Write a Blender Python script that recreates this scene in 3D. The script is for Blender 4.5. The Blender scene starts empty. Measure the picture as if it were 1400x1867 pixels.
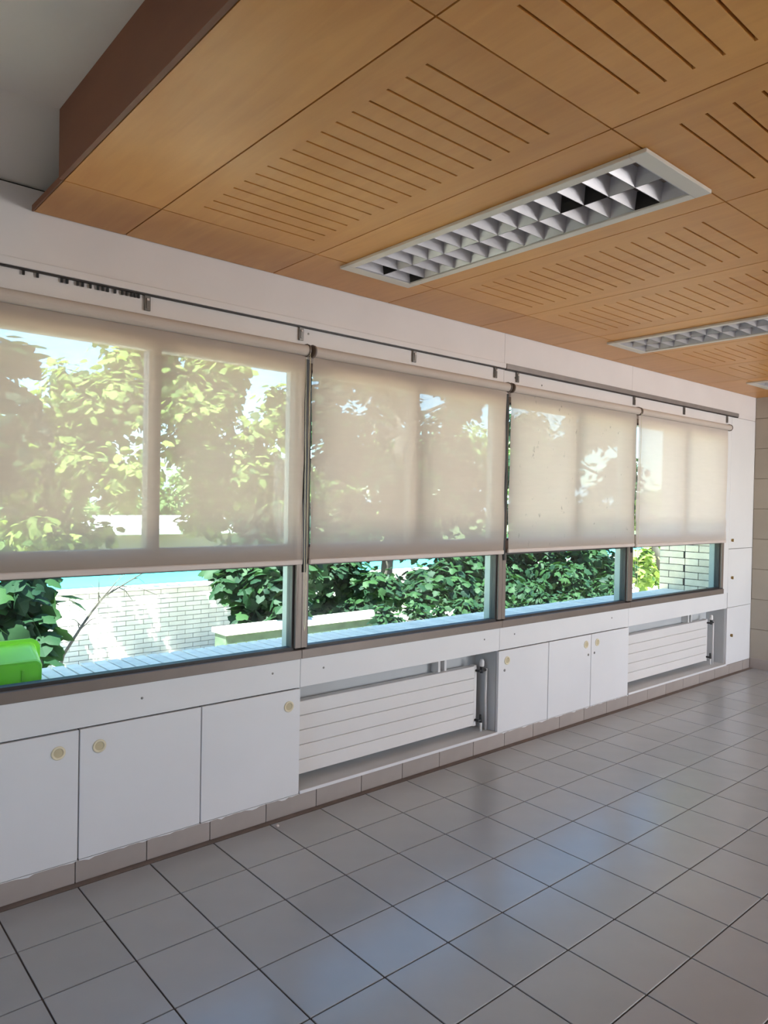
import bpy, math, random
import numpy as np
from mathutils import Vector, Matrix

SC = bpy.context.scene
COL = SC.collection
RNG = random.Random(7)

# ------------------------------------------------------------------ camera
FPX, IMG_W, IMG_H = 1312.9, 1400.0, 1867.0
CAM = Vector((-0.972, -3.012, 1.578))
YAW, PITCH, ROLL = math.radians(40.81), math.radians(-0.82), math.radians(1.07)
fw = Vector((math.sin(YAW) * math.cos(PITCH), math.cos(YAW) * math.cos(PITCH), math.sin(PITCH)))
rt0 = Vector((math.cos(YAW), -math.sin(YAW), 0.0))
up0 = rt0.cross(fw)
rt = rt0 * math.cos(ROLL) + up0 * math.sin(ROLL)
up = up0 * math.cos(ROLL) - rt0 * math.sin(ROLL)
cam_data = bpy.data.cameras.new('camera')
cam_data.sensor_fit = 'HORIZONTAL'
cam_data.sensor_width = 36.0
cam_data.lens = 36.0 * FPX / IMG_W
cam_data.clip_start, cam_data.clip_end = 0.05, 2000.0
cam = bpy.data.objects.new('camera', cam_data)
COL.objects.link(cam)
cam.matrix_world = Matrix(((rt.x, up.x, -fw.x, CAM.x), (rt.y, up.y, -fw.y, CAM.y), (rt.z, up.z, -fw.z, CAM.z), (0, 0, 0, 1)))
SC.camera = cam

# ------------------------------------------------------------------ world, sun, window fill light, exposure
world = bpy.data.worlds.new('world')
SC.world = world
world.use_nodes = True
wn = world.node_tree.nodes
wn.clear()
sky = wn.new('ShaderNodeTexSky')
sky.sky_type = 'NISHITA'
sky.sun_disc = False
sky.sun_elevation = math.radians(61)
sky.sun_rotation = math.radians(233)
sky.altitude = 300
sky.air_density = 1.0
sky.dust_density = 0.2
sky.ozone_density = 3.0
bg = wn.new('ShaderNodeBackground')
bg.inputs['Strength'].default_value = 0.48
wo = wn.new('ShaderNodeOutputWorld')
world.node_tree.links.new(sky.outputs[0], bg.inputs[0])
world.node_tree.links.new(bg.outputs[0], wo.inputs[0])

sun_data = bpy.data.lights.new('sun', 'SUN')
sun_data.energy = 27.0
sun_data.angle = math.radians(0.6)
sun_data.color = (1.0, 0.95, 0.86)
sun = bpy.data.objects.new('sun', sun_data)
COL.objects.link(sun)
SUN_DIR = Vector((-0.38, -0.29, 0.88)).normalized()          # towards the sun: behind the building
sun.rotation_euler = SUN_DIR.to_track_quat('Z', 'Y').to_euler()

BACK_WINDOWS = [(3.4, 4.7), (4.9, 6.2)]   # window openings in the wall behind the camera
BACK_Y = -6.3
for (bx0, bx1), watts in zip(BACK_WINDOWS, (10, 96)):  # fill lights in unseen openings, strength set for the indoor level
    ld = bpy.data.lights.new('window_fill', 'AREA')
    ld.shape = 'RECTANGLE'
    ld.size, ld.size_y = bx1 - bx0, 1.45
    ld.energy = watts
    ld.color = (0.96, 0.97, 1.0)
    lo = bpy.data.objects.new('window_fill', ld)
    COL.objects.link(lo)
    lo.location = ((bx0 + bx1) / 2, BACK_Y - 0.05, 1.62)
    lo.rotation_euler = (math.radians(108), 0, 0)            # faces into the room (+y), tilted up to brighten the wooden ceiling

LEFT_FILL_OPENING = (-4.2, -2.2)                                           # unseen window, added to light the raft side and white slab
ld = bpy.data.lights.new('window_fill', 'AREA')
ld.shape = 'RECTANGLE'
ld.size, ld.size_y = LEFT_FILL_OPENING[1] - LEFT_FILL_OPENING[0], 1.5
ld.energy = 7
ld.color = (1.0, 0.96, 0.9)
lo = bpy.data.objects.new('window_fill', ld)
COL.objects.link(lo)
lo.location = (-4.25, sum(LEFT_FILL_OPENING) / 2, 1.6)
lo.rotation_euler = (math.radians(90), 0, math.radians(-90))         # faces into the room (+x)

SC.view_settings.view_transform = 'Standard'
SC.view_settings.look = 'None'
SC.view_settings.gamma = 1.0
SC.view_settings.use_curve_mapping = False
SC.view_settings.exposure = 1.0
SC.cycles.max_bounces = 10
SC.cycles.diffuse_bounces = 5
SC.cycles.transparent_max_bounces = 16
SC.cycles.transmission_bounces = 6
SC.cycles.sample_clamp_indirect = 6.0
SC.cycles.use_denoising = True


# ------------------------------------------------------------------ helpers
def at(px, py, Y):
    """world point on the plane y = Y seen in direction (px, py) of the 1400 x 1867 photograph"""
    d = fw + rt * ((px - IMG_W / 2) / FPX) + up * ((IMG_H / 2 - py) / FPX)
    return CAM + d * ((Y - CAM.y) / d.y)


class MB:
    """collects shapes into one mesh"""
    def __init__(self):
        self.v, self.f, self.m = [], [], []

    def add(self, vs, fs, mi=0):
        o = len(self.v)
        self.v += [tuple(p) for p in vs]
        self.f += [tuple(i + o for i in f) for f in fs]
        self.m += [mi] * len(fs)
        return self

    def box(self, x0, x1, y0, y1, z0, z1, mi=0, bev=0.0):
        if bev <= 0:
            vs = [(x, y, z) for z in (z0, z1) for y in (y0, y1) for x in (x0, x1)]
            fs = [(0, 2, 3, 1), (4, 5, 7, 6), (0, 1, 5, 4), (2, 6, 7, 3), (0, 4, 6, 2), (1, 3, 7, 5)]
            return self.add(vs, fs, mi)
        b = bev
        vs, idx = [], {}
        for sx, X in ((0, x0), (1, x1)):
            for sy, Yy in ((0, y0), (1, y1)):
                for sz, Z in ((0, z0), (1, z1)):
                    dx, dy, dz = (b if sx == 0 else -b), (b if sy == 0 else -b), (b if sz == 0 else -b)
                    for k, p in enumerate(((X, Yy + dy, Z + dz), (X + dx, Yy, Z + dz), (X + dx, Yy + dy, Z))):
                        idx[(sx, sy, sz, k)] = len(vs)
                        vs.append(p)
        fs = []
        I = lambda a, b_, c, k: idx[(a, b_, c, k)]
        for s in (0, 1):
            q = [I(s, 0, 0, 0), I(s, 1, 0, 0), I(s, 1, 1, 0), I(s, 0, 1, 0)]
            fs.append(tuple(q if s else q[::-1]))
            q = [I(0, s, 0, 1), I(1, s, 0, 1), I(1, s, 1, 1), I(0, s, 1, 1)]
            fs.append(tuple(q[::-1] if s else q))
            q = [I(0, 0, s, 2), I(1, 0, s, 2), I(1, 1, s, 2), I(0, 1, s, 2)]
            fs.append(tuple(q if s else q[::-1]))
        for a in (0, 1):
            for c in (0, 1):
                fs.append((I(a, c, 0, 0), I(a, c, 1, 0), I(a, c, 1, 1), I(a, c, 0, 1)))
                fs.append((I(a, 0, c, 0), I(a, 1, c, 0), I(a, 1, c, 2), I(a, 0, c, 2)))
                fs.append((I(0, a, c, 1), I(1, a, c, 1), I(1, a, c, 2), I(0, a, c, 2)))
                for e in (0, 1):
                    fs.append((I(a, c, e, 0), I(a, c, e, 1), I(a, c, e, 2)))
        return self.add(vs, fs, mi)

    def tube(self, pts, radii, n=10, mi=0, caps=True):
        pts = [Vector(p) for p in pts]
        if not hasattr(radii, '__len__'):
            radii = [radii] * len(pts)
        vs, fs = [], []
        prev = None
        for i, p in enumerate(pts):
            t = (pts[min(i + 1, len(pts) - 1)] - pts[max(i - 1, 0)]).normalized()
            a = prev if prev is not None else (Vector((0, 0, 1)) if abs(t.z) < 0.9 else Vector((1, 0, 0)))
            u = (a - t * a.dot(t)).normalized()
            prev = u
            w = t.cross(u)
            for k in range(n):
                an = 2 * math.pi * k / n
                vs.append(p + (u * math.cos(an) + w * math.sin(an)) * radii[i])
        for i in range(len(pts) - 1):
            for k in range(n):
                k2 = (k + 1) % n
                fs.append((i * n + k, i * n + k2, (i + 1) * n + k2, (i + 1) * n + k))
        if caps:
            fs.append(tuple(range(n))[::-1])
            fs.append(tuple((len(pts) - 1) * n + k for k in range(n)))
        return self.add(vs, fs, mi)

    def ring(self, c, axis, prof, n=24, mi=0):
        """lathe: prof = [(radius, along axis)], closed or open profile"""
        c, ax = Vector(c), Vector(axis).normalized()
        a = Vector((0, 0, 1)) if abs(ax.z) < 0.9 else Vector((1, 0, 0))
        u = (a - ax * a.dot(ax)).normalized()
        w = ax.cross(u)
        vs, fs = [], []
        for r_, h in prof:
            for k in range(n):
                an = 2 * math.pi * k / n
                vs.append(c + ax * h + (u * math.cos(an) + w * math.sin(an)) * r_)
        for i in range(len(prof) - 1):
            for k in range(n):
                k2 = (k + 1) % n
                fs.append((i * n + k, i * n + k2, (i + 1) * n + k2, (i + 1) * n + k))
        if prof[0][0] > 1e-6:
            pass
        fs.append(tuple((len(prof) - 1) * n + k for k in range(n)))
        return self.add(vs, fs, mi)

    def mesh(self, name, mats, smooth=False):
        me = bpy.data.meshes.new(name)
        me.from_pydata(self.v, [], self.f)
        for m in (mats if isinstance(mats, (list, tuple)) else [mats]):
            me.materials.append(m)
        if any(self.m):
            me.polygons.foreach_set('material_index', self.m)
        if smooth:
            me.polygons.foreach_set('use_smooth', [True] * len(me.polygons))
        me.update()
        return me

    def build(self, name, mats, parent=None, smooth=False, loc=None):
        return link(name, self.mesh(name, mats, smooth), parent, loc)


def link(name, me, parent=None, loc=None):
    o = bpy.data.objects.new(name, me)
    COL.objects.link(o)
    if parent is not None:
        o.parent = parent
        if loc is None:                                            # mesh given in world coordinates
            q, off = parent, Vector()
            while q is not None:
                off += q.location
                q = q.parent
            o.location = -off
    if loc is not None:
        o.location = loc
    return o


def tag(o, label=None, cat=None, group=None, kind=None):
    if label: o['label'] = label
    if cat: o['category'] = cat
    if group: o['group'] = group
    if kind: o['kind'] = kind
    return o


def empty(name, loc=(0, 0, 0)):
    o = bpy.data.objects.new(name, None)
    COL.objects.link(o)
    o.location = loc
    return o


# ------------------------------------------------------------------ materials
def mat(name):
    m = bpy.data.materials.new(name)
    m.use_nodes = True
    nt = m.node_tree
    nt.nodes.clear()
    out = nt.nodes.new('ShaderNodeOutputMaterial')
    return m, nt, out


def N(nt, t, **kw):
    n = nt.nodes.new(t)
    for k, v in kw.items():
        if k in n.inputs.keys():
            n.inputs[k].default_value = v
        else:
            setattr(n, k, v)
    return n


def rgb(c):
    return (c[0], c[1], c[2], 1.0)


def s2l(r, g, b):
    f = lambda c: (c / 255 / 12.92) if c / 255 <= 0.04045 else ((c / 255 + 0.055) / 1.055) ** 2.4
    return (f(r), f(g), f(b))


def simple(name, col, rough=0.5, var=0.06, scale=6.0, metal=0.0, bump=0.0, bscale=60.0, spec=0.5, objvar=0.0, stretch=(1, 1, 1), coord='Object'):
    m, nt, out = mat(name)
    b = N(nt, 'ShaderNodeBsdfPrincipled', Roughness=rough, Metallic=metal)
    b.inputs['Specular IOR Level'].default_value = spec
    tc = N(nt, 'ShaderNodeTexCoord')
    mp = N(nt, 'ShaderNodeMapping')
    mp.inputs['Scale'].default_value = stretch
    nt.links.new(tc.outputs[coord], mp.inputs[0])
    no = N(nt, 'ShaderNodeTexNoise', Scale=scale, Detail=5.0)
    nt.links.new(mp.outputs[0], no.inputs['Vector'])
    ramp = N(nt, 'ShaderNodeMapRange')
    ramp.inputs['From Min'].default_value, ramp.inputs['From Max'].default_value = 0.3, 0.7
    ramp.inputs['To Min'].default_value, ramp.inputs['To Max'].default_value = 1 - var, 1 + var
    nt.links.new(no.outputs['Fac'], ramp.inputs['Value'])
    val = ramp.outputs[0]
    if objvar:
        oi = N(nt, 'ShaderNodeObjectInfo')
        r2 = N(nt, 'ShaderNodeMapRange')
        r2.inputs['To Min'].default_value, r2.inputs['To Max'].default_value = 1 - objvar, 1 + objvar
        nt.links.new(oi.outputs['Random'], r2.inputs['Value'])
        mu = N(nt, 'ShaderNodeMath', operation='MULTIPLY')
        nt.links.new(val, mu.inputs[0]); nt.links.new(r2.outputs[0], mu.inputs[1])
        val = mu.outputs[0]
    mx = N(nt, 'ShaderNodeVectorMath', operation='SCALE')
    mx.inputs[0].default_value = col
    nt.links.new(val, mx.inputs['Scale'])
    nt.links.new(mx.outputs[0], b.inputs['Base Color'])
    if bump:
        n2 = N(nt, 'ShaderNodeTexNoise', Scale=bscale, Detail=4.0)
        nt.links.new(mp.outputs[0], n2.inputs['Vector'])
        bp = N(nt, 'ShaderNodeBump', Strength=bump, Distance=0.01)
        nt.links.new(n2.outputs['Fac'], bp.inputs['Height'])
        nt.links.new(bp.outputs[0], b.inputs['Normal'])
    nt.links.new(b.outputs[0], out.inputs[0])
    return m


def wood_material(name, light, dark, rough=0.36):
    m, nt, out = mat(name)
    b = N(nt, 'ShaderNodeBsdfPrincipled', Roughness=rough)
    b.inputs['Specular IOR Level'].default_value = 0.42
    tc = N(nt, 'ShaderNodeTexCoord')
    oi = N(nt, 'ShaderNodeObjectInfo')
    off = N(nt, 'ShaderNodeVectorMath', operation='SCALE')
    off.inputs[0].default_value = (13.0, 7.0, 3.0)
    nt.links.new(oi.outputs['Random'], off.inputs['Scale'])
    add = N(nt, 'ShaderNodeVectorMath', operation='ADD')
    nt.links.new(tc.outputs['Object'], add.inputs[0]); nt.links.new(off.outputs[0], add.inputs[1])
    mp = N(nt, 'ShaderNodeMapping')
    mp.inputs['Scale'].default_value = (9.0, 0.9, 4.0)
    nt.links.new(add.outputs[0], mp.inputs[0])
    n1 = N(nt, 'ShaderNodeTexNoise', Scale=2.2, Detail=7.0, Roughness=0.62, Distortion=0.5)
    nt.links.new(mp.outputs[0], n1.inputs['Vector'])
    n2 = N(nt, 'ShaderNodeTexNoise', Scale=1.6, Detail=3.0)
    nt.links.new(add.outputs[0], n2.inputs['Vector'])
    av = N(nt, 'ShaderNodeMix', data_type='FLOAT')
    av.inputs[0].default_value = 0.55
    nt.links.new(n1.outputs['Fac'], av.inputs[2]); nt.links.new(n2.outputs['Fac'], av.inputs[3])
    cr = N(nt, 'ShaderNodeValToRGB')
    cr.color_ramp.elements[0].position, cr.color_ramp.elements[0].color = 0.33, rgb(dark)
    cr.color_ramp.elements[1].position, cr.color_ramp.elements[1].color = 0.66, rgb(light)
    nt.links.new(av.outputs[0], cr.inputs[0])
    r2 = N(nt, 'ShaderNodeMapRange')
    r2.inputs['To Min'].default_value, r2.inputs['To Max'].default_value = 0.93, 1.07
    nt.links.new(oi.outputs['Random'], r2.inputs['Value'])
    sc = N(nt, 'ShaderNodeVectorMath', operation='SCALE')
    nt.links.new(cr.outputs[0], sc.inputs[0]); nt.links.new(r2.outputs[0], sc.inputs['Scale'])
    nt.links.new(sc.outputs[0], b.inputs['Base Color'])
    nt.links.new(b.outputs[0], out.inputs[0])
    return m


def fabric_material(name, openness, col, stain=0.0):
    m, nt, out = mat(name)
    tc = N(nt, 'ShaderNodeTexCoord')
    mp = N(nt, 'ShaderNodeMapping')
    mp.inputs['Scale'].default_value = (2.0, 2.0, 14.0)
    nt.links.new(tc.outputs['Object'], mp.inputs[0])
    no = N(nt, 'ShaderNodeTexNoise', Scale=3.0, Detail=5.0)
    nt.links.new(mp.outputs[0], no.inputs['Vector'])
    mr = N(nt, 'ShaderNodeMapRange')
    mr.inputs['From Min'].default_value, mr.inputs['From Max'].default_value = 0.3, 0.7
    mr.inputs['To Min'].default_value, mr.inputs['To Max'].default_value = 0.985, 1.015
    nt.links.new(no.outputs['Fac'], mr.inputs['Value'])
    sc = N(nt, 'ShaderNodeVectorMath', operation='SCALE')
    sc.inputs[0].default_value = col
    nt.links.new(mr.outputs[0], sc.inputs['Scale'])
    colout = sc.outputs[0]
    if stain:
        m2 = N(nt, 'ShaderNodeMapping')
        m2.inputs['Scale'].default_value = (13.0, 1.0, 7.0)
        m2.inputs['Rotation'].default_value = (0, 0.35, 0)
        nt.links.new(tc.outputs['Object'], m2.inputs[0])
        n3 = N(nt, 'ShaderNodeTexNoise', Scale=1.3, Detail=4.0, Roughness=0.7)
        nt.links.new(m2.outputs[0], n3.inputs['Vector'])
        th = N(nt, 'ShaderNodeMapRange')
        th.inputs['From Min'].default_value, th.inputs['From Max'].default_value = 0.63, 0.72
        th.inputs['To Min'].default_value, th.inputs['To Max'].default_value = 0.0, stain
        nt.links.new(n3.outputs['Fac'], th.inputs['Value'])
        mx = N(nt, 'ShaderNodeMix', data_type='RGBA')
        nt.links.new(th.outputs[0], mx.inputs[0])
        nt.links.new(colout, mx.inputs[6])
        mx.inputs[7].default_value = (0.12, 0.10, 0.08, 1)
        colout = mx.outputs[2]
    di = N(nt, 'ShaderNodeBsdfDiffuse')
    tl = N(nt, 'ShaderNodeBsdfTranslucent')
    nt.links.new(colout, di.inputs[0])
    wm = N(nt, 'ShaderNodeMix', data_type='RGBA', blend_type='MULTIPLY')      # yarn filters the daylight warm
    wm.inputs[0].default_value = 1.0
    nt.links.new(colout, wm.inputs[6])
    wm.inputs[7].default_value = (1.0, 0.76, 0.68, 1)
    nt.links.new(wm.outputs[2], tl.inputs[0])
    m1 = N(nt, 'ShaderNodeMixShader')
    m1.inputs[0].default_value = 0.40
    nt.links.new(di.outputs[0], m1.inputs[1]); nt.links.new(tl.outputs[0], m1.inputs[2])
    tr = N(nt, 'ShaderNodeBsdfTransparent')
    m2_ = N(nt, 'ShaderNodeMixShader')
    m2_.inputs[0].default_value = openness
    nt.links.new(m1.outputs[0], m2_.inputs[1]); nt.links.new(tr.outputs[0], m2_.inputs[2])
    nt.links.new(m2_.outputs[0], out.inputs[0])
    return m


def glass_material(name, tint):
    m, nt, out = mat(name)
    tr = N(nt, 'ShaderNodeBsdfTransparent')
    tr.inputs[0].default_value = rgb(tint)
    gl = N(nt, 'ShaderNodeBsdfGlossy', Roughness=0.02)
    gl.inputs[0].default_value = (0.9, 1.0, 0.98, 1)
    fr = N(nt, 'ShaderNodeFresnel', IOR=1.45)
    mx = N(nt, 'ShaderNodeMixShader')
    ge = N(nt, 'ShaderNodeNewGeometry')
    fb_ = N(nt, 'ShaderNodeMath', operation='SUBTRACT')
    fb_.inputs[0].default_value = 1.0
    nt.links.new(ge.outputs['Backfacing'], fb_.inputs[1])
    fm_ = N(nt, 'ShaderNodeMath', operation='MULTIPLY')               # only the outer skin of the pane reflects
    nt.links.new(fr.outputs[0], fm_.inputs[0]); nt.links.new(fb_.outputs[0], fm_.inputs[1])
    nt.links.new(fm_.outputs[0], mx.inputs[0])
    nt.links.new(tr.outputs[0], mx.inputs[1]); nt.links.new(gl.outputs[0], mx.inputs[2])
    nt.links.new(mx.outputs[0], out.inputs[0])
    return m


def leaf_material(name, c1, c2, trans=0.45):
    m, nt, out = mat(name)
    ge = N(nt, 'ShaderNodeNewGeometry')
    cr = N(nt, 'ShaderNodeValToRGB')
    cr.color_ramp.elements[0].color, cr.color_ramp.elements[1].color = rgb(c1), rgb(c2)
    nt.links.new(ge.outputs['Random Per Island'], cr.inputs[0])
    pr = N(nt, 'ShaderNodeBsdfPrincipled', Roughness=0.6)
    pr.inputs['Specular IOR Level'].default_value = 0.25
    tl = N(nt, 'ShaderNodeBsdfTranslucent')
    nt.links.new(cr.outputs[0], pr.inputs['Base Color'])
    mu = N(nt, 'ShaderNodeMix', data_type='RGBA', blend_type='MULTIPLY')
    mu.inputs[0].default_value = 1.0
    nt.links.new(cr.outputs[0], mu.inputs[6])
    mu.inputs[7].default_value = (1.35, 1.45, 0.7, 1)
    nt.links.new(mu.outputs[2], tl.inputs[0])
    mx = N(nt, 'ShaderNodeMixShader')
    mx.inputs[0].default_value = trans
    nt.links.new(pr.outputs[0], mx.inputs[1]); nt.links.new(tl.outputs[0], mx.inputs[2])
    nt.links.new(mx.outputs[0], out.inputs[0])
    return m


M = {}
M['white'] = simple('white_paint', (0.74, 0.70, 0.69), 0.45, 0.03, 3.0, bump=0.03, bscale=30)
M['white_gloss'] = simple('white_laminate', (0.76, 0.75, 0.755), 0.33, 0.025, 2.0)
M['ceil_white'] = simple('ceiling_paint', (0.80, 0.76, 0.70), 0.7, 0.03, 2.0)
M['beige_wall'] = simple('beige_block_paint', s2l(172, 162, 148), 0.55, 0.04, 5.0, objvar=0.03)
M['joint'] = simple('block_joint', s2l(150, 140, 125), 0.8)
M['tile'] = simple('floor_tile_ceramic', (0.345, 0.342, 0.350), 0.25, 0.07, 2.6, spec=1.0, objvar=0.05, bump=0.01, bscale=14, coord='Object')
M['skirt'] = simple('skirting_tile_ceramic', (0.37, 0.32, 0.29), 0.36, 0.06, 5.0, objvar=0.05)
M['grout'] = simple('dark_grout', s2l(66, 56, 50), 0.85, 0.1, 20)
M['grout_dark'] = simple('skirting_gap', s2l(118, 104, 96), 0.85, 0.1, 20)
M['wood'] = wood_material('orange_birch_veneer', (0.72, 0.355, 0.092), (0.58, 0.25, 0.056))
M['wood_shaded'] = wood_material('shaded_birch_side', (0.24, 0.095, 0.042), (0.18, 0.068, 0.03), 0.5)  # same wood darkened, the shade of the left-facing side put into its colour
M['dark'] = simple('dark_void', (0.012, 0.009, 0.008), 0.9)
M['frame'] = simple('bronze_anodised_frame', s2l(128, 116, 108), 0.42, 0.04, 8.0, metal=0.25)
M['frame_dark'] = simple('dark_window_gasket', s2l(44, 38, 36), 0.5)
M['frame_grey'] = simple('grey_outer_frame', s2l(150, 156, 150), 0.45, 0.05, 8.0, metal=0.2)
M['glass'] = glass_material('window_glass', (0.80, 0.915, 0.905))
M['tube'] = simple('blind_tube_fabric', s2l(196, 184, 174), 0.7, 0.03, 5.0)
M['bar'] = simple('blind_bottom_bar', s2l(206, 193, 186), 0.5, 0.03, 5.0)
M['bracket'] = simple('blind_bracket_plastic', s2l(120, 106, 96), 0.5)
M['steel'] = simple('galvanised_steel', s2l(120, 116, 112), 0.4, 0.1, 30, metal=0.7)
M['rail_grey'] = simple('grey_aluminium_rail', s2l(150, 144, 142), 0.45, 0.08, 12, metal=0.4)
M['cream'] = simple('cream_plastic', s2l(226, 214, 184), 0.4, 0.03)
M['cream_in'] = simple('cream_plastic_cup', s2l(196, 182, 148), 0.5, 0.05)
M['brass'] = simple('brass', s2l(150, 122, 78), 0.35, 0.05, metal=0.8)
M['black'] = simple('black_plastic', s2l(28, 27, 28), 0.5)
M['radiator'] = simple('radiator_enamel', (0.74, 0.71, 0.69), 0.38, 0.02, 4.0)
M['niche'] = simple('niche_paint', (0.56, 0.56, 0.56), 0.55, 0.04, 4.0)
M['louvre'] = simple('louvre_aluminium', (0.50, 0.48, 0.49), 0.32, 0.03, 6.0, metal=0.3)
M['lamp_frame'] = simple('lamp_frame_enamel', (0.70, 0.65, 0.57), 0.4, 0.02)
M['ledge_brick'] = simple('pale_ledge_brick', s2l(226, 216, 202), 0.75, 0.10, 18, objvar=0.10, bump=0.15)
M['brick'] = simple('cream_face_brick', s2l(228, 210, 182), 0.8, 0.10, 14, objvar=0.10, bump=0.2)
M['brick_far'] = simple('garden_wall_brick', s2l(222, 212, 202), 0.85, 0.10, 3, bump=0.1)
M['mortar'] = simple('dark_mortar', s2l(46, 42, 40), 0.9, 0.1, 20)
M['mortar_far'] = simple('garden_mortar', s2l(150, 142, 136), 0.9, 0.1, 20)
M['green'] = None
M['bark'] = simple('grey_bark', s2l(74, 66, 60), 0.9, 0.25, 12, bump=0.5, stretch=(1, 1, 0.3))
M['leaf_near'] = leaf_material('maple_leaf_shaded', (0.005, 0.021, 0.012), (0.024, 0.060, 0.017), 0.28)  # leaf green darkened to carry the shade these trees stand in
M['leaf_mid'] = leaf_material('maple_leaf_sunlit', (0.05, 0.10, 0.025), (0.36, 0.42, 0.12), 0.4)  # upper tone yellowed to paint sunlight on the crowns
M['leaf_far'] = leaf_material('pale_far_leaf', (0.13, 0.22, 0.07), (0.27, 0.36, 0.13), 0.3)
M['teal'] = simple('teal_paint', s2l(70, 178, 182), 0.5, 0.06, 1.0)
M['plant_shade'] = simple('plant_shade_green', s2l(74, 88, 66), 0.9, 0.3, 9.0)  # dark green stands in for shaded plants below the coping
M['coping'] = simple('white_coping', s2l(232, 226, 214), 0.7, 0.05, 4.0)
M['plaster'] = simple('beige_plaster', s2l(196, 178, 158), 0.8, 0.05, 1.0)
M['plaster_white'] = simple('white_plaster', s2l(236, 234, 228), 0.7, 0.03, 1.0)
M['paving'] = simple('courtyard_paving', s2l(210, 198, 184), 0.85, 0.15, 2.0, bump=0.2)
M['grass'] = simple('dry_grass', (0.17, 0.21, 0.075), 0.95, 0.3, 0.6)
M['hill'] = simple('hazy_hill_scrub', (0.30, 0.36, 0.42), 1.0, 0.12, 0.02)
M['roof_dark'] = simple('window_dark_glass', (0.05, 0.06, 0.07), 0.2)


def green_plastic():
    m, nt, out = mat('lime_green_plastic')
    b = N(nt, 'ShaderNodeBsdfPrincipled', Roughness=0.32)
    b.inputs['Base Color'].default_value = (0.40, 0.74, 0.10, 1)
    tl = N(nt, 'ShaderNodeBsdfTranslucent')
    tl.inputs[0].default_value = (0.45, 0.80, 0.10, 1)
    mx = N(nt, 'ShaderNodeMixShader')
    mx.inputs[0].default_value = 0.35
    nt.links.new(b.outputs[0], mx.inputs[1]); nt.links.new(tl.outputs[0], mx.inputs[2])
    nt.links.new(mx.outputs[0], out.inputs[0])
    return m


M['green'] = green_plastic()

# ================================================================== STRUCTURE
XR = 6.465                      # right-hand wall
XL = -4.2                       # left-hand wall, out of view
T = 0.30                        # floor tile module
ZW = 2.91                       # white slab
MULL = [-0.46, 1.09, 2.645, 4.195, 5.83]

# ---- floor: grout bed + tiles one by one
floor = MB().box(XL, XR, BACK_Y, 0.25, -0.12, -0.004).build('floor', M['grout'])
tag(floor, 'grey ceramic tiled floor with dark joints below the windows', 'floor', kind='structure')
G0 = 0.04                       # narrow filler strip along the skirting
tile_me = MB().box(0.0028, T - 0.0028, 0.0028, T - 0.0028, -0.012, 0.0, bev=0.0012).mesh('tile', M['tile'])
cand = []
for i in range(-11, 22):
    for j in range(0, 20):
        x, y = i * T, -(G0 + (j + 1) * T)
        if x + T > XR + 0.001 or y < BACK_Y:
            continue
        c = Vector((x + T / 2, y + T / 2, 0)) - CAM
        dz = c.dot(fw)
        vis = dz > 0.4 and abs(c.dot(rt) / dz * FPX) < 840 and abs(c.dot(up) / dz * FPX) < 1090
        cand.append((0 if vis else 1, c.length, x, y))
cand.sort()
rest = MB()
for k, (nv, d, x, y) in enumerate(cand):
    if k < 300 and nv == 0:
        link('tile', tile_me, floor, (x, y, 0))
    else:
        rest.box(x + 0.0028, x + T - 0.0028, y + 0.0028, y + T - 0.0028, -0.012, 0.0)
for j in range(20):
    if -(G0 + (j + 1) * T) > BACK_Y:
        rest.box(21 * T + 0.0028, XR - 0.003, -(G0 + (j + 1) * T) + 0.0028, -(G0 + j * T) - 0.0028, -0.012, 0.0)
tag(rest.build('tiling', M['tile'], floor), kind='stuff')
MB().box(XL, XR - 0.01, -G0 + 0.004, -0.001, -0.012, -0.001).build('filler_strip', M['grout_dark'], floor)

# ---- skirting
base_w = MB().box(XL, XR, 0.004, 0.02, 0.0, 0.088).build('baseboard_window', M['grout'])
tag(base_w, 'grey tiled skirting under the white cabinets and radiators', 'skirting', kind='structure')
sk_me = MB().box(0.0018, T - 0.0018, -0.004, 0.012, 0.0, 0.090, bev=0.0012).mesh('skirting_tile', M['skirt'])
for i in range(-4, 21):
    link('skirting_tile', sk_me, base_w, (i * T, 0, 0))
MB().box(21 * T + 0.002, XR - 0.012, -0.004, 0.012, 0.0, 0.090).build('skirting_tile', M['skirt'], base_w)
base_r = MB().box(XR - 0.006, XR, BACK_Y, 0.0, 0.0, 0.098).build('baseboard_right', M['grout'])
tag(base_r, 'grey tiled skirting along the beige block wall', 'skirting', kind='structure')
sk2 = MB().box(-0.012, 0.0, 0.0018, T - 0.0018, 0.0, 0.100, bev=0.0012).mesh('skirting_tile', M['skirt'])
for j in range(14):
    link('skirting_tile', sk2, base_r, (XR - 0.002, -0.006 - (j + 1) * T, 0))

# ---- window wall: the masonry round the glazing, boards in front of it
ww = MB()
wlow = MB().box(XL, XR + 0.3, 0.206, 0.60, -0.90, 0.695).build('wall_below', M['white'])
tag(wlow, 'low wall carrying the brick ledge under the windows', 'wall', kind='structure')
plinth = MB().box(XL, XR, 0.0215, 0.205, -0.12, 0.085).build('trim_1', M['white'])
tag(plinth, 'plinth behind the skirting under the cabinets', 'plinth', kind='structure')
apron = MB().box(XL, XR, 0.0125, 0.205, 0.64, 0.695).build('trim_2', M['white'])
tag(apron, 'band of white boards between the sills and the cabinets', 'apron', kind='structure')
ww.box(XL, XR + 0.3, 0.012, 0.28, 2.34, 3.15)                      # lintel
ww.box(XL, MULL[0] - 0.03, 0.012, 0.28, 0.695, 2.34)               # pier left of the glazing
ww.box(MULL[4] + 0.02, XR + 0.3, 0.06, 0.111, 0.695, 2.34)          # pier behind the tall cupboard
MB().box(XL, -0.535, 0.001, 0.02, 0.09, 0.64).build('lower_board', M['white_gloss'], apron)
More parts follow.
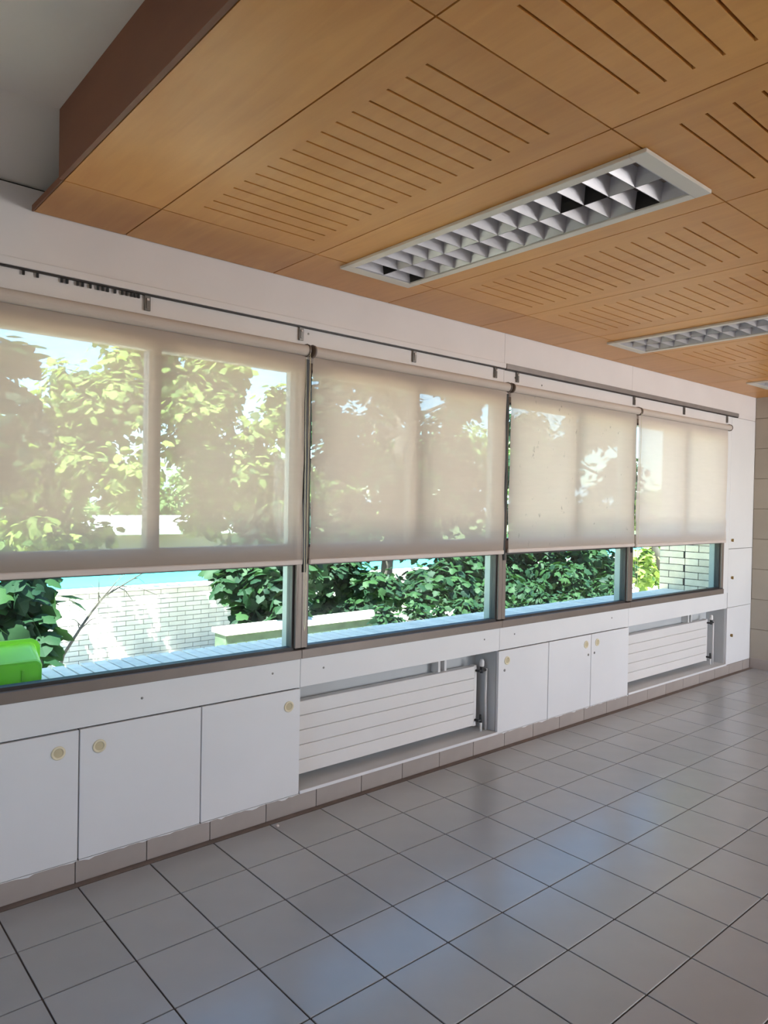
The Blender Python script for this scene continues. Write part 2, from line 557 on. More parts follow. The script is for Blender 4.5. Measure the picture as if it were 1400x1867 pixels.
wall_w = ww.build('wall_window', M['white'])
tag(wall_w, 'white panelled wall around the long window band', 'wall', kind='structure')
seams = [XL, MULL[0], MULL[1], 2.635, 4.19, 5.928]
for a, b in zip(seams[:-1], seams[1:]):                            # apron boards under the sill
    MB().box(a + 0.001, b - 0.001, 0.0, 0.012, 0.632, 0.777, bev=0.001).build('apron_board', M['white_gloss'], apron)
for a, b in zip([XL, MULL[0], 2.625, 4.165], [MULL[0], 2.625, 4.165, XR]):   # fascia boards under the ceiling
    MB().box(a + 0.0008, b - 0.0008, -0.001, 0.012, 2.475, 2.758, bev=0.0008).build('fascia_board', M['white'], wall_w)
for a, b in zip([XL, MULL[0], 2.625, 4.185], [MULL[0], 2.625, 4.185, 5.93]):   # head boards behind the blinds
    MB().box(a + 0.0008, b - 0.0008, 0.001, 0.013, 2.27, 2.474, bev=0.0008).build('head_board', M['white'], wall_w)
MB().box(5.832, 5.93, -0.002, 0.055, 0.777, 2.474, bev=0.001).build('end_board', M['white_gloss'], wall_w)
MB().box(5.93, XR, 0.0, 0.012, 2.440, 2.476).build('head_board', M['white'], wall_w)
screw_me = MB().ring((0, 0, 0), (0, -1, 0), [(0.006, 0.0), (0.0055, 0.0015), (0.002, 0.002)], 10).mesh('screw', M['steel'])
for x, z in ((0.271, 0.712), (0.927, 0.725), (1.235, 0.712), (2.487, 0.719), (2.785, 0.722), (3.95, 0.722), (1.105, 2.415), (2.735, 2.40), (3.02, 2.385)):
    link('screw', screw_me, apron if z < 1 else wall_w, (x, 0.0005, z))

# ---- right, left and back walls
wr = MB().box(XR, XR + 0.2, BACK_Y - 0.2, 0.0, -0.12, ZW + 0.1).build('wall_right', M['joint'])
tag(wr, 'beige painted block wall at the far end of the room', 'wall', kind='structure')
HB = 0.297
blk = MB().box(-0.008, 0.002, 0.0025, 0.5975, 0.0025, HB - 0.0025, bev=0.002).mesh('block', M['beige_wall'])
for k in range(9):
    z = 0.090 + k * HB
    if z + HB > ZW + 0.02:
        break
    for j in range(10):
        y = -0.003 - (j + 1) * 0.6 + (0.3 if k % 2 else 0.0)
        if y + 0.6 > 0:
            continue
        link('block', blk, wr, (XR, y, z))
    if k % 2:
        MB().box(XR - 0.008, XR + 0.002, -0.3005, -0.003, z + 0.0025, z + HB - 0.0025, bev=0.002).build('block', M['beige_wall'], wr)
wl = MB().box(XL - 0.2, XL, BACK_Y - 0.2, LEFT_FILL_OPENING[0], 0.85, 2.35).box(XL - 0.2, XL, LEFT_FILL_OPENING[1], 0.3, 0.85, 2.35)
wl.box(XL - 0.2, XL, BACK_Y - 0.2, 0.3, -0.12, 0.85).box(XL - 0.2, XL, BACK_Y - 0.2, 0.3, 2.35, ZW + 0.1)
wl = wl.build('wall_left', M['white'])
tag(wl, 'white wall with an added light opening at the near end of the room', 'wall', kind='structure')
wb = MB()
cuts = [XL] + [c for w in BACK_WINDOWS for c in w] + [XR]
for k in range(0, len(cuts), 2):
    wb.box(cuts[k], cuts[k + 1], BACK_Y - 0.2, BACK_Y, 0.85, 2.4)
wb.box(XL, XR, BACK_Y - 0.2, BACK_Y, -0.12, 0.85)
wb.box(XL, XR, BACK_Y - 0.2, BACK_Y, 2.4, ZW + 0.1)
wbo = wb.build('wall_back', M['white'])
tag(wbo, 'white wall with windows opposite the blinds', 'wall', kind='structure')

# ---- white ceiling slab with the sloping haunch along the window wall, roof with eaves
cs = MB()
yh = -0.37
cs.add([(XL, 0.02, 2.76), (XR, 0.02, 2.76), (XR, yh, ZW), (XL, yh, ZW), (XL, BACK_Y, ZW), (XR, BACK_Y, ZW),
        (XL, 0.02, 3.1), (XR, 0.02, 3.1), (XR, BACK_Y, 3.1), (XL, BACK_Y, 3.1)],
       [(0, 1, 2, 3), (3, 2, 5, 4), (6, 9, 8, 7), (0, 6, 7, 1), (4, 5, 8, 9), (0, 3, 4, 9, 6), (1, 7, 8, 5, 2)])
cso = cs.build('ceiling', M['ceil_white'])
tag(cso, 'off-white slab ceiling beside the wooden ceiling raft', 'ceiling', kind='structure')
MB().box(XL, XR, -0.0015, 0.004, 2.757, 2.761).build('ceiling_joint', M['dark'], cso)
ro = MB().box(XL - 1.9, XR + 0.9, BACK_Y - 1.2, 0.45, 3.15, 3.4).build('roof', M['plaster_white'])  # left and back overhangs added to keep sun out of those openings
tag(ro, 'flat roof slab with eaves over the windows and added sun-blocking overhangs', 'roof', kind='structure')

# ---- wooden ceiling raft
ZR = 2.67
XJ = [-0.187, 0.168, 0.886, 1.622, 2.371, 3.112, 3.848, 4.585, 5.322, 6.06, XR - 0.004]
YJ = [-0.004, -0.372, -1.838, -3.31]
raft = MB()
raft.box(XJ[0] + 0.02, XR - 0.003, YJ[3], -0.004, 2.715, 2.725)
rafto = raft.build('ceiling_raft', M['dark'])
tag(rafto, 'suspended orange-brown wooden panel ceiling with slotted panels', 'ceiling', kind='structure')
GAP, TH = 0.0028, 0.018


def panel_mesh(x0, x1, y0, y1, holes):
    """board with rectangular holes cut right through; holes share one x-range; y0 < y1"""
    mb = MB()
    hx = sorted({h[0] for h in holes} | {h[1] for h in holes})
    xs = [x0] + hx + [x1]
    ys = [y0] + sorted({h[2] for h in holes} | {h[3] for h in holes}) + [y1]
    nx, ny = len(xs), len(ys)
    hole = lambda i, j: any(h[0] - 1e-6 <= xs[i] and xs[i + 1] <= h[1] + 1e-6 and h[2] - 1e-6 <= ys[j] and ys[j + 1] <= h[3] + 1e-6 for h in holes)
    vs = [(x, y, ZR) for y in ys for x in xs] + [(x, y, ZR + TH) for y in ys for x in xs]
    o = nx * ny
    fs = []
    solid = lambda i, j: 0 <= i < nx - 1 and 0 <= j < ny - 1 and not hole(i, j)
    for j in range(ny - 1):
        for i in range(nx - 1):
            if not solid(i, j):
                continue
            a, b, c, d = j * nx + i, j * nx + i + 1, (j + 1) * nx + i + 1, (j + 1) * nx + i
            fs.append((a, d, c, b))
            fs.append((a + o, b + o, c + o, d + o))
            if not solid(i, j - 1): fs.append((a, b, b + o, a + o))
            if not solid(i, j + 1): fs.append((c, d, d + o, c + o))
            if not solid(i - 1, j): fs.append((d, a, a + o, d + o))
            if not solid(i + 1, j): fs.append((b, c, c + o, b + o))
    return mb.add(vs, fs)


LAMP_COLS = {2: (1.055, 1.487), 5: (3.292, 3.724), 8: (5.47, 5.90)}
LAMP_Y = (-1.852, -0.318)
for ci in range(len(XJ) - 1):
    xa, xb = XJ[ci] + GAP, XJ[ci + 1] - GAP
    xc = (XJ[ci] + XJ[ci + 1]) / 2
    for ri in range(3):
        ya, yb = YJ[ri + 1] + GAP, YJ[ri] - GAP
        holes = []
        if ri >= 1 and 1 <= ci <= 8:
            if ci in LAMP_COLS and ri == 1:
                l0, l1 = LAMP_COLS[ci]
                holes = [(l0 + 0.03, l1 - 0.03, ya + 0.03, yb - 0.001)]
            else:
                y_first = -0.505 if ri == 1 else -1.985
                for k in range(17):
                    yk = y_first - k * 0.0745
                    holes.append((xc - 0.252, xc + 0.252, yk - 0.0042, yk + 0.0042))
        panel_mesh(xa, xb, ya, yb, holes).build('ceiling_panel', M['wood'], rafto)
MB().box(XJ[0] - 0.016, XJ[0], YJ[3], YJ[1], ZR + 0.001, ZW - 0.001).build('side_board', M['wood_shaded'], rafto)
MB().box(XJ[0] - 0.006, XJ[0], YJ[1], -0.006, ZR - 0.0005, ZR + TH + 0.004).build('edge_strip', M['wood_shaded'], rafto)
for y in (-0.75, -2.9):
    MB().box(XJ[0] + 0.02, XR - 0.01, y - 0.02, y + 0.02, 2.725, ZW - 0.002).build('batten', M['dark'], rafto)

# ---- glazing, one window per bay
ZS, ZT0, ZT1, ZH = 0.832, 1.250, 1.352, 2.225        # sill top, transom, head


def glazing(n, xa, xb, label):
    w = empty('window_%d' % n, (xa, 0, ZS))
    tag(w, label, 'window', kind='structure')
    L, R = xa + 0.036, xb - 0.036
    if n == 4:
        R = xb - 0.045
    f = MB()
    f.box(xa - 0.0, L, -0.004, 0.05, ZS, 2.27, bev=0.002)
    f.box(R, xb, -0.004, 0.05, ZS, 2.27, bev=0.002)
    f.box(L, R, -0.002, 0.05, ZT0 + 0.012, ZT1 - 0.012)
    f.box(L, R, -0.002, 0.05, ZH + 0.012, 2.27)
    f.build('frame', M['frame'], w)
    s = MB().box(xa + 0.0005, xb - 0.0005, -0.012, 0.058, 0.778, ZS - 0.008, bev=0.002)
    s.build('sill', M['frame'], w)
    d = MB()
    for z0, z1 in ((ZS - 0.008, ZT0 + 0.012), (ZT1 - 0.012, ZH + 0.012)):
        d.box(L, L + 0.014, 0.012, 0.058, z0, z1)
        d.box(R - 0.014, R, 0.012, 0.058, z0, z1)
        d.box(L + 0.014, R - 0.014, 0.012, 0.058, z0, z0 + 0.014)
        d.box(L + 0.014, R - 0.014, 0.012, 0.058, z1 - 0.014, z1)
    d.build('gasket', M['frame_dark'], w)
    g = MB()
    for z0, z1 in ((ZS - 0.05, ZT0), (ZT1, ZH)):
        g.box(xa, L + 0.006, 0.0585, 0.11, z0, z1)
        g.box(R - 0.006, xb, 0.0585, 0.11, z0, z1)
    g.box(xa, xb, 0.0585, 0.11, ZT0, ZT1)
    g.box(xa, xb, 0.0585, 0.11, ZH, 2.34)
    g.build('outer_frame', M['frame_grey'], w)
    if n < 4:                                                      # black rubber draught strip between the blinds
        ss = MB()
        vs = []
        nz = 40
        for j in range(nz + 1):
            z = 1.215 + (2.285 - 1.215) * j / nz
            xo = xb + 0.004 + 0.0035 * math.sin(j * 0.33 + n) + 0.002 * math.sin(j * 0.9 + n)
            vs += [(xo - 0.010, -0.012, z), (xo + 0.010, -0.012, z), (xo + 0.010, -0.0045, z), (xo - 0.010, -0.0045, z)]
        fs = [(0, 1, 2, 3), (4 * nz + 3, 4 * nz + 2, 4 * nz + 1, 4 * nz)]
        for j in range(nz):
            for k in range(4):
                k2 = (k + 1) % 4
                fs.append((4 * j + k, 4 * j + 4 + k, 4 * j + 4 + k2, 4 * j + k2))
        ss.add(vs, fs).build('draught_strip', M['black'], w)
    xm = (xa + xb) / 2
    MB().box(xm - 0.028, xm + 0.028, 0.012, 0.07, ZT1 + 0.002, ZH - 0.002).build('mullion', M['frame'], w)
    MB().box(L + 0.014, R - 0.014, 0.036, 0.042, ZS + 0.006, ZT0 - 0.002).build('pane', M['glass'], w)
    MB().box(L + 0.014, xm - 0.028, 0.036, 0.042, ZT1 + 0.002, ZH - 0.002).build('pane', M['glass'], w)
    MB().box(xm + 0.028, R - 0.014, 0.036, 0.042, ZT1 + 0.002, ZH - 0.002).build('pane', M['glass'], w)


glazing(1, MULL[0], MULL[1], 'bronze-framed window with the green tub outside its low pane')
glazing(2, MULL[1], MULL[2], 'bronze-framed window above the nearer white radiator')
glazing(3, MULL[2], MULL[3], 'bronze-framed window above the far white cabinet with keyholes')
glazing(4, MULL[3], MULL[4], 'bronze-framed window showing the pale brick pier outside')

# ---- ledge outside the windows, brick by brick
led = MB().box(MULL[0] - 1.2, 5.91, 0.112, 0.598, 0.695, 0.738).build('ledge', M['mortar'])
tag(led, 'pale brick-on-edge ledge outside the windows', 'ledge', kind='structure')
lb = MB().box(0.005, 0.061, 0.0, 0.163, 0.0, 0.040, bev=0.003).mesh('brick', M['ledge_brick'])
lb2 = MB().box(0.005, 0.061, 0.0, 0.32, 0.0, 0.040, bev=0.003).mesh('brick', M['ledge_brick'])
for i in range(-15, 89):
    o = link('brick', lb, led, (i * 0.066, 0.1125, 0.722 + RNG.uniform(-0.0015, 0.0015)))
    o = link('brick', lb2, led, (i * 0.066 + 0.002, 0.2815, 0.722 + RNG.uniform(-0.0015, 0.0015)))

# ---- brick pier at the far end of the window band
XP = 5.89
pier = MB().box(XP + 0.006, XP + 0.42, 0.112, 0.66, 0.70, 3.15)
pier = pier.build('wall_pier', M['mortar'])
tag(pier, 'pale brick pier standing outside the farthest window', 'pier', kind='structure')
PH, PL = 0.0665, 0.30
for k in range(36):
    z = 0.745 + k * PH
    if z + PH > 3.14:
        break
    ofs = 0.0 if k % 2 else -0.15
    segs = []
    y = 0.114 + ofs
    while y < 0.665:
        a, b = max(y, 0.114), min(y + PL, 0.664)
        for lo_, hi_ in ((0.114, 0.40), (0.40, 0.664)):            # vertical control joint at 0.40
            a2, b2 = max(a, lo_), min(b, hi_)
            if b2 - a2 > 0.03:
                segs.append((a2, b2))
        y += PL
    for a, b in segs:
        MB().box(XP, XP + 0.02, a + 0.003, b - 0.003, z + 0.003, z + PH - 0.003, bev=0.002).build('brick', M['brick'], pier)

# ================================================================== OUTDOORS
ZG = -0.95
gr = MB().box(-14, 26, 0.6, 8.0, ZG - 0.1, ZG).build('courtyard_ground', M['paving'])
tag(gr, 'beige paved courtyard below the window ledge', 'ground', kind='structure')
gf = MB().box(-150, 260, 8.3, 420, -2.7, -2.6).build('far_ground', M['grass'])
tag(gf, 'dry grassy ground beyond the garden wall', 'ground', kind='structure')
gwy, gtop = 8.0, 0.12
gw = MB().box(-10, 24, gwy + 0.012, gwy + 0.25, ZG - 0.1, gtop).build('wall_garden', M['mortar_far'])
tag(gw, 'dappled brick garden wall across the courtyard', 'wall', kind='structure')
bw = MB()
k = 0
z = ZG
while z + 0.076 <= gtop + 0.01:
    x = -10 + (0.14 if k % 2 else 0.0)
    while x < 23.6:
        bw.box(x + 0.005, x + 0.275, gwy + RNG.uniform(-0.003, 0.003), gwy + 0.02, z + 0.005, z + 0.071)
        x += 0.28
    z += 0.076
    k += 1
tag(bw.build('brickwork', M['brick_far'], gw), kind='stuff')
MB().box(-10, 24, gwy - 0.03, gwy + 0.28, gtop, gtop + 0.05, bev=0.01).build('coping', M['coping'], gw)
MB().box(-10, 24, gwy + 0.30, gwy + 0.36, -2.6, gtop + 0.34).build('parapet', M['teal'], gw)

sw = MB().box(5.0, 12.0, 7.2, 7.55, ZG, ZG + 0.28, bev=0.01)
o = sw.build('trim_seat', M['coping'])
tag(o, 'low white seat wall against the brick garden wall', 'low wall', kind='structure')
YPL = 3.4
pz = at(630, 1129, YPL).z
px0, px1 = at(415, 1140, YPL).x, at(706, 1120, YPL).x
pl = empty('planter_wall', (px0, YPL, ZG))
tag(pl, 'low planter wall with shade-green base and white coping outside the second window', 'planter wall', kind='structure')
MB().box(px0, px1 - 0.04, YPL + 0.03, YPL + 0.26, ZG, pz - 0.03).build('base', M['plant_shade'], pl)
MB().box(px0 - 0.02, px1, YPL, YPL + 0.3, pz - 0.03, pz + 0.02, bev=0.006).build('coping', M['coping'], pl)

# flat-roofed building far below
YB = 19.0
c0, c1 = at(150, 970, YB), at(330, 970, YB)
fb = empty('flat_roofed_building', (c0.x, YB, -2.6))
tag(fb, 'low beige building with a flat white roof beyond the trees', 'building')
ztop = at(200, 962, YB).z
MB().box(c0.x - 4, c1.x + 4, YB, YB + 7, -2.6, ztop - 0.22).build('wall', M['plaster'], fb)
MB().box(c0.x - 4.4, c1.x + 4.4, YB - 0.5, YB + 7.4, ztop - 0.22, ztop, bev=0.02).build('roof', M['plaster_white'], fb)
MB().box(c0.x + 1, c0.x + 7, YB + 2, YB + 5, ztop, ztop + 0.25).build('rooflight', M['plaster_white'], fb)
for k in range(4):
    x = c0.x - 2.5 + k * 2.6
    f_ = MB().box(x, x + 1.4, YB - 0.03, YB, -1.6, -0.4).build('window', M['plaster_white'], fb)
    MB().box(x + 0.07, x + 1.33, YB - 0.04, YB - 0.031, -1.53, -0.47).build('pane', M['roof_dark'], f_)

# far hill
hm = MB()
nx, rows = 80, 10
vs = []
for j in range(rows + 1):
    t = j / rows
    for i in range(nx + 1):
        x = -200 + i * 12.0
        h = (16 + 9 * math.sin(x * 0.011 + 0.6) + 4 * math.sin(x * 0.037 + 2.0) + 2 * math.sin(x * 0.09)) * math.sin(t * math.pi / 2) - 4
        vs.append((x, 330 + 140 * t, h))
hm.add(vs, [(j * (nx + 1) + i, j * (nx + 1) + i + 1, (j + 1) * (nx + 1) + i + 1, (j + 1) * (nx + 1) + i) for j in range(rows) for i in range(nx)])
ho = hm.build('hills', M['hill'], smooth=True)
tag(ho, 'hazy blue hills on the horizon', 'hill', kind='structure')

# ---- trees
LOBES = [(0.0, 0.0), (0.22, -0.04), (0.44, 0.10), (0.38, 0.27), (0.54, 0.50), (0.34, 0.56), (0.26, 0.76), (0.0, 1.0)]
LEAF2D = LOBES + [(-x, y) for x, y in LOBES[-2:0:-1]]
LEAF_V = np.array([(x, y - 0.0, -0.18 * abs(x) - 0.10 * y * y) for x, y in LEAF2D] + [(0.0, 0.42, 0.03)])
LEAF_N = len(LEAF2D)
LEAF_F = [(LEAF_N, i, (i + 1) % LEAF_N) for i in range(LEAF_N)]
OVAL2D = [(0, 0), (0.28, 0.3), (0.24, 0.7), (0, 1), (-0.24, 0.7), (-0.28, 0.3)]
OVAL_V = np.array([(x, y, -0.15 * abs(x)) for x, y in OVAL2D])
OVAL_F = [(0, 1, 2, 3), (0, 3, 4, 5)]


def leaf_transforms(rs, clumps, n, size):
    """positions, rotation matrices and sizes: leaves sit in the shells of the clumps, tips hanging outwards"""
    sub = []
    for c, r_ in clumps:
        for _ in range(9):
            d = rs.normal(size=3)
            d /= np.linalg.norm(d)
            sub.append((np.array(c) + d * r_ * rs.uniform(0.3, 1.0), r_ * rs.uniform(0.3, 0.6)))
    clumps = sub
    w = np.array([c[1] ** 2 for c in clumps])
    idx = rs.choice(len(clumps), n, p=w / w.sum())
    cen = np.array([c[0] for c in clumps])[idx]
    rad = np.array([c[1] for c in clumps])[idx]
    d = rs.normal(size=(n, 3))
    d /= np.linalg.norm(d, axis=1)[:, None]
    rr = rad * np.abs(rs.normal(0.75, 0.38, n))
    lump = 1 + 0.28 * np.sin(d[:, 0] * 5 + idx) * np.cos(d[:, 2] * 6 + idx * 1.7)
    pos = cen + d * (rr * lump)[:, None] * np.array([1.0, 1.0, 0.85])
    nrm = d * 0.7 + np.array([0, 0, 0.75]) + rs.normal(size=(n, 3)) * 0.45
    nrm /= np.linalg.norm(nrm, axis=1)[:, None]
    tip = d * np.array([1, 1, 0.3]) + np.array([0, 0, -0.55]) + rs.normal(size=(n, 3)) * 0.5
    tip -= nrm * (tip * nrm).sum(1)[:, None]
    tip /= np.linalg.norm(tip, axis=1)[:, None]
    sid = np.cross(tip, nrm)
    R = np.stack([sid, tip, nrm], 2)
    return pos, R, size * rs.uniform(0.6, 1.25, n)


def foliage_mesh(name, pos, R, s, V, F, m):
    n, k = len(pos), len(V)
    P = np.einsum('nij,kj->nki', R, V) * s[:, None, None] + pos[:, None, :]
    lf = np.array([len(f) for f in F])
    loops = np.concatenate([np.array(f) for f in F])
    me = bpy.data.meshes.new(name)
    me.vertices.add(n * k)
    me.vertices.foreach_set('co', P.reshape(-1).astype(np.float32))
    L = (loops[None, :] + (np.arange(n) * k)[:, None]).reshape(-1)
    me.loops.add(len(L))
    me.loops.foreach_set('vertex_index', L.astype(np.int32))
    st = np.concatenate([[0], np.cumsum(lf)[:-1]])
    me.polygons.add(n * len(F))
    me.polygons.foreach_set('loop_start', (st[None, :] + (np.arange(n) * len(loops))[:, None]).reshape(-1).astype(np.int32))
    me.polygons.foreach_set('loop_total', np.tile(lf, n).astype(np.int32))
    me.materials.append(m)
    me.update(calc_edges=True)
    return me


def leaf_single(m):
    me = bpy.data.meshes.new('leaf')
    me.from_pydata([tuple(v) for v in LEAF_V], [], LEAF_F)
    me.materials.append(m)
    me.update()
    return me


SINGLE = {}


def tree(seed, base, clumps, n, size, lmat, label, name='maple_tree', trunk_r=0.10, oval=False, singles=0, lean=(0, 0), twigs=2, forkf=0.45, fork_at=None):
    rs = np.random.RandomState(seed)
    rl = random.Random(seed)
    base = Vector(base)
    t = empty(name, base)
    tag(t, label, 'tree', 'trees outside the windows')
    cl = [(np.array(c[0]), c[1]) for c in clumps]
    mean = sum((Vector(c[0]) for c in clumps), Vector()) / len(clumps)
    topz = max(c[0][2] for c in clumps)
    fork = base.lerp(Vector((mean.x, mean.y, topz)), forkf) + Vector((lean[0], lean[1], 0))
    if fork_at is not None:
        fork = Vector(fork_at)
    mb = MB()
    mid = base.lerp(fork, 0.5) + Vector((rl.uniform(-.1, .1), rl.uniform(-.1, .1), 0))
    mb.tube([base, mid, fork], [trunk_r * 1.15, trunk_r * 0.95, trunk_r * 0.75], 10)
    mb.build('trunk', M['bark'], t, smooth=True)
    for c, r_ in cl:
        c = Vector(c)
        if c.z < fork.z - 0.8:
            continue
        b = MB()
        m1 = fork.lerp(c, 0.5) + Vector((rl.uniform(-.15, .15), rl.uniform(-.15, .15), rl.uniform(0, .2)))
        b.tube([fork, m1, c], [trunk_r * 0.55, trunk_r * 0.35, trunk_r * 0.14], 7)
        for _ in range(twigs):
            e = c + Vector((rl.uniform(-1, 1), rl.uniform(-1, 1), rl.uniform(-.7, .9))) * r_ * 0.9
            s_ = m1.lerp(c, rl.uniform(0.3, 0.9))
            b.tube([s_, s_.lerp(e, 0.5) + Vector((0, 0, 0.05)), e], [trunk_r * 0.16, trunk_r * 0.1, trunk_r * 0.04], 5)
        b.build('branch', M['bark'], t, smooth=True)
    pos, R, s = leaf_transforms(rs, cl, n, size)
    if singles:
        cp = np.array(CAM)
        order = np.argsort(np.linalg.norm(pos - cp, axis=1) / s)
        key = lmat.name
        if key not in SINGLE:
            SINGLE[key] = leaf_single(lmat)
        for i in order[:singles]:
            o = bpy.data.objects.new('leaf', SINGLE[key])
            COL.objects.link(o)
            o.parent = t
            Mx = Matrix([list(R[i][0]) + [0], list(R[i][1]) + [0], list(R[i][2]) + [0], [0, 0, 0, 1]]) @ Matrix.Scale(s[i], 4)
            Mx.translation = Vector(pos[i]) - base
            o.matrix_local = Mx
        keep = order[singles:]
        pos, R, s = pos[keep], R[keep], s[keep]
    V, F = (OVAL_V, OVAL_F) if oval else (LEAF_V, LEAF_F)
    fo = link('foliage', foliage_mesh('foliage', pos, R, s, V, F, lmat), t)
    tag(fo, kind='stuff')
    return t


def C(px, py, Y, r_):
    return (tuple(at(px, py, Y)), r_)


# near tree at the left: hanging clumps close to the glass
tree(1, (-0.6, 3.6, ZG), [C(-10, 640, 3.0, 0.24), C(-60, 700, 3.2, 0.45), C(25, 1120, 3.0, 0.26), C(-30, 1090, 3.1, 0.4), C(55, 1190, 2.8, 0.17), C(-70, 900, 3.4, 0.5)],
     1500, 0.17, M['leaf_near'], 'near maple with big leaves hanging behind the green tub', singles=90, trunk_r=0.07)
# spreading tree at the left, sunlit top
tree(2, at(40, 1150, 6.2)[:2] + (ZG,), [C(40, 770, 6.2, 0.55), C(130, 740, 6.5, 0.55), C(215, 770, 6.2, 0.5), C(100, 850, 6.6, 0.5), C(190, 860, 6.0, 0.5), C(20, 900, 6.4, 0.5),
     C(60, 970, 6.2, 0.42), C(120, 960, 6.4, 0.42), C(-60, 820, 6.2, 0.7), C(240, 690, 6.6, 0.4), C(250, 640, 6.6, 0.28)],
     8000, 0.125, M['leaf_mid'], 'spreading maple with sunlit crown behind the nearest blind', trunk_r=0.085)
# tall tree behind the right half of the first blind
tree(3, at(485, 1150, 6.4)[:2] + (ZG,), [C(320, 690, 6.4, 0.5), C(330, 780, 6.2, 0.6), C(400, 740, 6.6, 0.55), C(440, 830, 6.2, 0.55), C(400, 870, 6.4, 0.5), C(500, 780, 6.8, 0.35), C(480, 900, 6.0, 0.6), C(370, 930, 6.4, 0.35),
     C(400, 680, 6.2, 0.35), C(520, 720, 6.6, 0.3), C(300, 650, 6.2, 0.3)],
     8000, 0.125, M['leaf_mid'], 'tall sunlit maple behind the right half of the nearest blind', trunk_r=0.075)
# low leafy branches in the first low pane, right side
tree(4, at(490, 1200, 4.2)[:2] + (ZG,), [C(455, 1075, 4.2, 0.30), C(420, 1060, 4.3, 0.22), C(510, 1075, 4.0, 0.32), C(530, 1030, 4.2, 0.4), C(470, 1010, 4.4, 0.4), C(500, 1120, 3.9, 0.16), C(450, 1130, 4.1, 0.10), C(520, 960, 4.4, 0.4)],
     1900, 0.17, M['leaf_near'], 'young maple with shaded dark leaves in the corner of the nearest low pane', singles=90, trunk_r=0.05)
# dense tree behind the second blind
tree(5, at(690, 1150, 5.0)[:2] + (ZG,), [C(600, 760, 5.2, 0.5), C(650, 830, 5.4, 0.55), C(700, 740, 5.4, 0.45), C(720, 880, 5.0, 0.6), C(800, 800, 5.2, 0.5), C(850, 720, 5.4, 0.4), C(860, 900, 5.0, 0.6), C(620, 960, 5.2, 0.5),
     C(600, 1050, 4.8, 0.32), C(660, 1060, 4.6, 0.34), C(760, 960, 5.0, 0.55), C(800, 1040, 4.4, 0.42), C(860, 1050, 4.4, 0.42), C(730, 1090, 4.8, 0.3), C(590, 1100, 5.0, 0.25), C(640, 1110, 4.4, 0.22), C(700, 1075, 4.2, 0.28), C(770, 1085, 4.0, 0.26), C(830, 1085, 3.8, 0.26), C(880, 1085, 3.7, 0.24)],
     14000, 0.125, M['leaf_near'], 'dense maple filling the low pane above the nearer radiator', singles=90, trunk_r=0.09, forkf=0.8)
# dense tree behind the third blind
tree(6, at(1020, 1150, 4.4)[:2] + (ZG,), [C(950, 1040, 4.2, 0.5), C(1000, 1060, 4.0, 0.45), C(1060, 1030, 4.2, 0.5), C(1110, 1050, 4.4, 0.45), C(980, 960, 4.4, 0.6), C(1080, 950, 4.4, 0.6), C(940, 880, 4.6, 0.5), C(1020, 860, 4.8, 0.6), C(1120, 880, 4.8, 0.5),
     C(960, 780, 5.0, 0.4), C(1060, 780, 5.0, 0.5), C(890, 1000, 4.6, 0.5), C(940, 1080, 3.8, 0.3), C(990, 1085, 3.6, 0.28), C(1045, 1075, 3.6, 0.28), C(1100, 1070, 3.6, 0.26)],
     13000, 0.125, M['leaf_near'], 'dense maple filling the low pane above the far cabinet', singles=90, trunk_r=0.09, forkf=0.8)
# low shrubs close under the ledge
tree(11, at(880, 1120, 2.3)[:2] + (ZG,), [C(712 + 46 * k, 1128 - 5.0 * k + (k % 3) * 5, 2.3 + 0.15 * (k % 2), 0.15) for k in range(10)],
     3600, 0.085, M['leaf_near'], 'low dark shrub growing against the brick ledge', name='low_shrub', oval=True, trunk_r=0.03, forkf=0.6)
# leaning tree by the brick pier
tp = at(1208, 1072, 4.3)
tree(7, (tp.x + 1.0, 4.3, ZG), [C(1190, 1020, 4.6, 0.5), C(1160, 1040, 4.4, 0.4), C(1200, 960, 4.8, 0.6), C(1150, 920, 5.0, 0.5), C(1230, 1000, 5.0, 0.5), C(1240, 900, 5.2, 0.6)],
     1900, 0.15, M['leaf_mid'], 'leaning tree seen beside the pale brick pier', trunk_r=0.10, fork_at=(tp.x - 1.0, 4.3, tp.z + 1.5))
# pale trees beyond the garden wall
tree(8, at(50, 1000, 14)[:2] + (-2.6,), [C(30, 900, 14, 1.0), C(95, 905, 14.5, 0.9), C(-40, 890, 14, 1.3), C(60, 950, 14, 0.9)],
     5000, 0.20, M['leaf_far'], 'pale green tree beyond the garden wall at the far left', name='far_tree', oval=True, trunk_r=0.15)
tree(9, at(300, 1000, 31)[:2] + (-2.6,), [C(230, 925, 31, 1.5), C(290, 915, 32, 1.6), C(350, 905, 31, 1.6), C(410, 915, 32, 1.7), C(480, 900, 32, 2.0), C(160, 930, 32, 1.3)],
     9000, 0.30, M['leaf_far'], 'pale tree behind the flat white roof', name='far_tree', oval=True, trunk_r=0.22)
tree(10, at(640, 1000, 20)[:2] + (-2.6,), [C(560, 880, 20, 1.8), C(640, 860, 21, 2.0), C(720, 850, 20, 2.2), C(820, 840, 21, 2.4), C(920, 850, 21, 2.4)],
     9000, 0.30, M['leaf_far'], 'pale hedge-like tree far behind the second blind', name='far_tree', oval=True, trunk_r=0.25)

